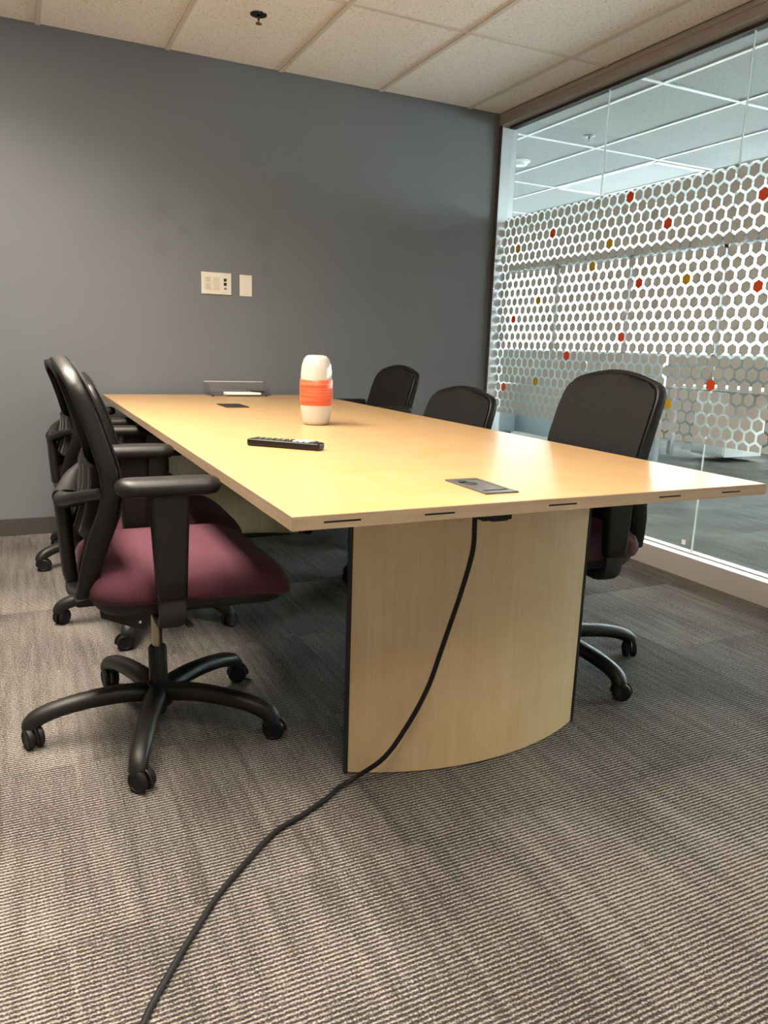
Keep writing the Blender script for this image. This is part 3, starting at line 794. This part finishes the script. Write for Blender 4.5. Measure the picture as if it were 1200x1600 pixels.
BACK_PROF = [(.40, -.198), (.448, -.186), (.51, -.173), (.573, -.156), (.63, -.134), (.69, -.122), (.75, -.128), (.80, -.142), (.861, -.158), (.92, -.178), (.99, -.203)]
BACK_W = [(.40, .165), (.448, .178), (.55, .205), (.65, .220), (.75, .226), (.85, .225), (.90, .222), (.94, .216)]
def bx_(z): return interp(BACK_PROF, z)
def squeeze(bm):
    for v in bm.verts:
        if v.co.z > .72: v.co.z = .72 + (v.co.z - .72) * .935
    return bm
def upper_parts(chair, lift, arm_lift=0.0):
    """seat, arms and back; lift raises them on the gas column"""
    def Z(bm):
        for v in bm.verts: v.co.z += lift
        return bm
    # piston
    obj('gas_piston', cyl(bmesh.new(), (0, 0, .215), (0, 0, .385 + lift), .0135, .0135, 18), M_PISTON, chair)
    # tilt mechanism and plates
    b = nbox(-.135, .105, -.075, .075, .352, .400, bev=.010)
    box(b, -.20, -.10, -.055, .055, .372, .402, bev=.008)
    mech = obj('tilt_mechanism', Z(b), M_DARK, chair)
    for s in (-1, 1):
        bm = bmesh.new()
        poly = [(-.155, .415), (-.15, .375), (-.085, .345), (-.055, .335), (-.04, .345), (-.035, .415)]
        A = [bm.verts.new((x, s * .150, z)) for x, z in poly]; B = [bm.verts.new((x, s * .145, z)) for x, z in poly]
        bm.faces.new(A); bm.faces.new(B[::-1])
        for k in range(len(poly)): bm.faces.new((A[k], B[k], B[(k + 1) % len(poly)], A[(k + 1) % len(poly)]))
        pl = obj('side_plate', Z(bm), M_DARK, chair, smooth=False)
        for x, z in ((-.112, .398), (-.085, .390), (-.062, .355)):
            obj('bolt', Z(cyl(bmesh.new(), (x, s * .149, z), (x, s * .154, z), .0042, .0036, 10)), M_STEEL, pl)
    lever = sweep(bmesh.new(), [(.02, -.07, .375), (.03, -.16, .372), (.035, -.225, .370), (.037, -.26, .370)], lambda t: interp([(0, .004), (.6, .004), (.7, .010), (1, .009)], t), lambda t: interp([(0, .004), (.6, .004), (.7, .005), (1, .004)], t), up=(0, 0, 1), seg=8)
    obj('height_lever', Z(lever), M_BLACK, chair)
    # seat pan + cushion
    def ring(inset, z, droop=1.0, n=9):
        out = []
        for x, y in rrect(.250 - inset, .252 - inset, min(.10 - min(.05, inset * .5), (.250 - inset) * .9), n, cx=.066):
            t = max(0, (x - .16) / .155); out.append((x, y, z - droop * .045 * t * t))
        return out
    obj('seat_pan', Z(loft(bmesh.new(), [ring(.06, .392, .4), ring(.03, .396, .5), ring(.018, .412, .6), ring(.018, .432, .8)])), M_DARK, chair, angle=50)
    rings = [ring(.022, .424, .8), ring(.006, .430, .9), ring(0, .444, .95), ring(.001, .462, 1), ring(.008, .480, 1), ring(.024, .495, 1), ring(.055, .506, 1), ring(.10, .511, 1), ring(.16, .510, 1), ring(.21, .507, 1)]
    obj('seat_cushion', Z(loft(bmesh.new(), rings)), M_PURPLE, chair, angle=80)
    # arms
    for s in (-1, 1):
        path = catmull([(-.008, s * .09, .386), (-.008, s * .20, .380), (-.008, s * .262, .384), (-.008, s * .286, .412), (-.008, s * .287, .47)], 5)
        b = sweep(bmesh.new(), path, .031, .011, up=(0, s * 1.0, .25), seg=12, power=4)
        post = obj('arm_bracket', Z(b), M_DARK, chair)
        rs = []
        for z, h, t in ((.452, .031, .015), (.456, .034, .0185), (.50, .0355, .020), (.60, .040, .020), (.675, .0445, .020), (.690, .0445, .020)):
            rs.append([(x, y, z) for x, y in rrect(h, t, .010, 4, cx=-.008, cy=s * .287)])
        rs = [[(x, y, z + (arm_lift + .008 if z > .48 else 0)) for x, y, z in r] for r in rs]
        obj('arm_post', Z(loft(bmesh.new(), rs)), M_BLACK, chair, angle=50)
        rs = []
        for z, i in ((.684, .018), (.688, .006), (.697, 0), (.708, 0), (.716, .004), (.721, .012), (.7225, .024)):
            rs.append([(x, y, z) for x, y in rrect(.115 - i, .042 - i, .040 - i, 8, cx=-.007, cy=s * .280)])
        rs = [[(x, y, z + arm_lift + .008) for x, y, z in r] for r in rs]
        obj('arm_pad', Z(loft(bmesh.new(), rs)), M_BLACKTEX, chair, angle=60)
    # back frame: one closed loop
    right = [(z, interp(BACK_W, z)) for z in (.448, .49, .54, .59, .64, .69, .74, .79, .84, .885, .915)]
    pts = [(bx_(z), -w, z) for z, w in right]
    top = [(-.215, .936), (-.202, .952), (-.180, .963), (-.135, .975), (-.09, .984), (-.045, .990)]
    for y, z in top: pts.append((bx_(z), y, z))
    pts.append((bx_(.992), 0, .992))
    for y, z in top[::-1]: pts.append((bx_(z), -y, z))
    pts += [(bx_(z), w, z) for z, w in right[::-1]]
    bot = [(-.150, .434), (-.10, .428), (-.05, .427), (0, .427)]
    for y, z in [(-a, b) for a, b in bot] + [(a, b) for a, b in bot[-2::-1]]: pts.append((bx_(z), y, z))
    n = len(pts); fb = bmesh.new(); rings = []
    cen = Vector((-.15, 0, .70))
    for i, p in enumerate(pts):
        p = Vector(p); d = (Vector(pts[(i + 1) % n]) - Vector(pts[i - 1])).normalized()
        fwd = Vector((1, 0, .22)).normalized()
        fwd = (fwd - d * fwd.dot(d)).normalized(); inn = d.cross(fwd).normalized()
        if inn.dot(cen - p) < 0: inn = -inn
        dep = interp([(.42, .016), (.50, .021), (.60, .024), (.70, .021), (.86, .018), (1, .017)], p.z); wid = .0105
        ring = []
        for k in range(12):
            th = 2 * PI * k / 12; c, s_ = math.cos(th), math.sin(th)
            ring.append(fb.verts.new(p + fwd * dep * math.copysign(abs(c) ** .42, c) + inn * wid * math.copysign(abs(s_) ** .42, s_)))
        rings.append(ring)
    for i in range(n):
        A, B = rings[i], rings[(i + 1) % n]
        for k in range(12): fb.faces.new((A[k], A[(k + 1) % 12], B[(k + 1) % 12], B[k]))
    obj('back_frame', Z(squeeze(fb)), M_BLACK, chair, angle=70)
    # mesh panel, slightly dished, with real thickness
    mb = bmesh.new(); NZ, NY = 26, 14; zs = [.452 + (.988 - .452) * i / NZ for i in range(NZ + 1)]
    def wtop(z):
        if z <= .92: return interp(BACK_W, min(z, .92))
        return interp([(.92, .219), (.936, .2145), (.952, .201), (.963, .179), (.975, .134), (.984, .09), (.988, .06)], z)
    layers = []
    for off in (.027, .0225):
        g = []
        for z in zs:
            w = wtop(z) + .006
            g.append([mb.verts.new((bx_(z) + off - .020 * (1 - (2 * j / NY - 1) ** 2) * .6, w * (2 * j / NY - 1), z)) for j in range(NY + 1)])
        layers.append(g)
    for li, g in enumerate(layers):
        for i in range(NZ):
            for j in range(NY):
                f = (g[i][j], g[i][j + 1], g[i + 1][j + 1], g[i + 1][j]); mb.faces.new(f if li == 0 else f[::-1])
    A, B = layers
    edge = [(0, j) for j in range(NY)] + [(i, NY) for i in range(NZ)] + [(NZ, j) for j in range(NY, 0, -1)] + [(i, 0) for i in range(NZ, 0, -1)]
    for k in range(len(edge)):
        (i, j), (i2, j2) = edge[k], edge[(k + 1) % len(edge)]
        mb.faces.new((A[i][j], A[i2][j2], B[i2][j2], B[i][j]))
    obj('back_mesh', Z(squeeze(mb)), M_MESH, chair, angle=70)
    # lumbar pad behind the mesh
    lb = bmesh.new(); rs = []
    for z, t in ((.575, .004), (.585, .010), (.63, .013), (.70, .012), (.735, .008), (.742, .003)):
        r_ = []
        for k in range(13):
            y = -.15 + .30 * k / 12; r_.append((bx_(z) - .022 - .012 * (1 - (y / .15) ** 2) + t * .6, y, z))
        for k in range(12, -1, -1):
            y = -.15 + .30 * k / 12; r_.append((bx_(z) - .022 - .012 * (1 - (y / .15) ** 2) - t, y, z))
        rs.append(r_)
    pad = obj('lumbar_pad', Z(loft(lb, rs)), M_DARK, chair, angle=60)
    for y in (-.13, -.065, 0, .065, .13):
        pth = [(bx_(z) - .022 - .012 * (1 - (y / .15) ** 2) - t - .0005, y, z) for z, t in ((.585, .010), (.63, .013), (.70, .012), (.735, .008))]
        obj('piping', Z(sweep(bmesh.new(), pth, .0012, .0012, up=(0, 1, 0), seg=6)), M_PIPING, pad)
    # rear bracket: band round the back with two struts down to the mechanism
    bb = bmesh.new()
    spine = catmull([(-.205, 0, .655), (-.214, 0, .636), (-.213, 0, .60), (-.210, 0, .52), (-.206, 0, .455), (-.196, 0, .424)], 4)
    sweep(bb, spine, lambda t: interp([(0, .040), (.15, .058), (.6, .052), (.9, .046), (1, .030)], t), lambda t: interp([(0, .012), (.15, .019), (.8, .017), (1, .012)], t), up=(-1, 0, 0), seg=16, power=3.5)
    for s in (-1, 1):
        arm = catmull([(-.206, s * .020, .640), (-.196, s * .075, .651), (-.176, s * .150, .672), (-.140, s * .221, .690)], 5)
        sweep(bb, arm, lambda t: interp([(0, .030), (.35, .026), (.8, .018), (1, .016)], t), lambda t: interp([(0, .020), (.5, .015), (1, .013)], t), up=(0, 0, 1), seg=12, power=3)
        ft = catmull([(-.198, s * .015, .430), (-.200, s * .09, .432), (-.188, s * .178, .446)], 5)
        sweep(bb, ft, .020, .010, up=(0, 0, 1), seg=10, power=3)
    sweep(bb, [(-.20, 0, .424), (-.16, 0, .395), (-.10, 0, .385)], .045, .012, up=(0, 0, 1), seg=10, power=4)
    obj('back_bracket', Z(bb), M_BLACKTEX, chair, angle=60)

def make_chair(x, y, yaw, base_yaw, lift, label, group, castors=None, cat='office chair', arm_lift=0.0):
    ch = empty('office_chair', (x, y, 0), yaw); tag(ch, label, cat, group)
    hub = link(bpy.data.objects.new('base_hub', CM['hub']), ch)
    link(bpy.data.objects.new('column_sleeve', CM['sleeve']), ch)
    rnd = random.Random(int((x * 31 + y * 17) * 100))
    for k in range(5):
        a = base_yaw + 2 * PI * k / 5 - yaw
        leg = link(bpy.data.objects.new('base_leg', CM['leg']), ch); leg.rotation_euler = (0, 0, a)
        ca = rnd.uniform(-PI, PI) if castors is None or castors[k] is None else castors[k] - a - yaw
        c = link(bpy.data.objects.new('caster', CM['caster']), leg); c.location = (.318, 0, 0); c.rotation_euler = (0, 0, ca)
        w = link(bpy.data.objects.new('wheel_pair', CM['wheel']), leg); w.location = (.318, 0, 0); w.rotation_euler = (0, 0, ca)
    upper_parts(ch, lift, arm_lift)
    return ch
LG = 'office chairs along the left side of the table'
RG = 'office chairs along the right side of the table'
D = math.radians
make_chair(-2.517, -2.332, D(0), D(180), 0.0, 'burgundy-seated black office chair nearest the camera on the left', LG, castors=[D(110), D(127), D(150), D(160), D(100)])
make_chair(-2.405, -1.475, D(-2), D(175.5), -.075, 'black office chair on the left, second from the camera', LG, arm_lift=.038)
make_chair(-2.470, -0.595, D(2), D(204), -.055, 'black office chair at the far left corner by the grey wall', LG, arm_lift=.018)
make_chair(-1.250, -2.382, D(176), D(348), -.004, 'black mesh office chair nearest the camera on the right', RG, arm_lift=-.025, castors=[D(60), None, None, None, D(140)])
make_chair(-1.255, -1.49, D(183), D(154), -.11, 'black mesh office chair in the middle on the right', RG)
make_chair(-1.10, -0.54, D(180), D(20), -.05, 'black mesh office chair at the far right near the wall', RG, arm_lift=.05)

# ------------------------------------------------------------------ open office beyond the glass
part = empty('partition_panel', (2.9, 2.9, 0)); tag(part, 'pale blue low cubicle partition behind the glass', 'partition')
obj('panel', nbox(-.025, .025, -1.62, 1.62, .04, 1.02, bev=.004), M_PANELBLUE, part, smooth=False)
obj('top_cap', nbox(-.032, .032, -1.65, 1.65, 1.02, 1.045, bev=.004), M_ALU, part, smooth=False)
for yy in (-1.635, 0, 1.635): obj('post', nbox(-.032, .032, yy - .018, yy + .018, 0, 1.02, bev=.003), M_ALU, part, smooth=False)
obj('rail', nbox(-.034, .034, -1.62, 1.62, .30, .33, bev=.003), M_ALU, part, smooth=False)
desk = empty('office_desk', (3.85, 0.85, 0)); tag(desk, 'white office desk with drawer pedestal behind the glass', 'desk')
obj('desk_top', nbox(-.38, .38, -.85, .85, .71, .74, bev=.004), M_DESKWHITE, desk, smooth=False)
dp = obj('drawer_pedestal', nbox(-.34, .20, .10, .52, .06, .70, bev=.004), M_DESKWHITE, desk, smooth=False)
for zz in (.08, .29, .50):
    obj('drawer_front', nbox(-.355, -.34, .11, .51, zz, zz + .19, bev=.003), M_DESKWHITE, dp, smooth=False)
for sx in (-1, 1):
    for sy in (-1, 1): obj('leg', nbox(sx * .34 - .025, sx * .34 + .025, sy * .80 - .025, sy * .80 + .025, 0, .71, bev=.003), M_ALU, desk, smooth=False)
make_chair(3.32, 2.15, D(20), D(30), -.05, 'black office chair beside the white desk behind the glass', None)
cr = empty('credenza', (1.9, 3.6, 0)); tag(cr, 'low pale credenza deep in the office behind the glass corner', 'cabinet')
obj('body', nbox(-.8, .8, -.22, .22, .06, .62, bev=.004), M_PANELBLUE, cr, smooth=False)
obj('top', nbox(-.82, .82, -.25, .24, .62, .65, bev=.004), M_DESKWHITE, cr, smooth=False)
obj('plinth', nbox(-.78, .78, -.18, .20, 0, .06), M_GREYPL, cr, smooth=False)
for i in range(3):
    dd = obj('door', nbox(-.78 + i * .525, -.78 + i * .525 + .51, -.236, -.22, .08, .60, bev=.003), M_PANELBLUE, cr, smooth=False)
    obj('handle', nbox(-.78 + i * .525 + .2, -.78 + i * .525 + .31, -.25, -.236, .54, .555, bev=.003), M_ALU, dd, smooth=False)
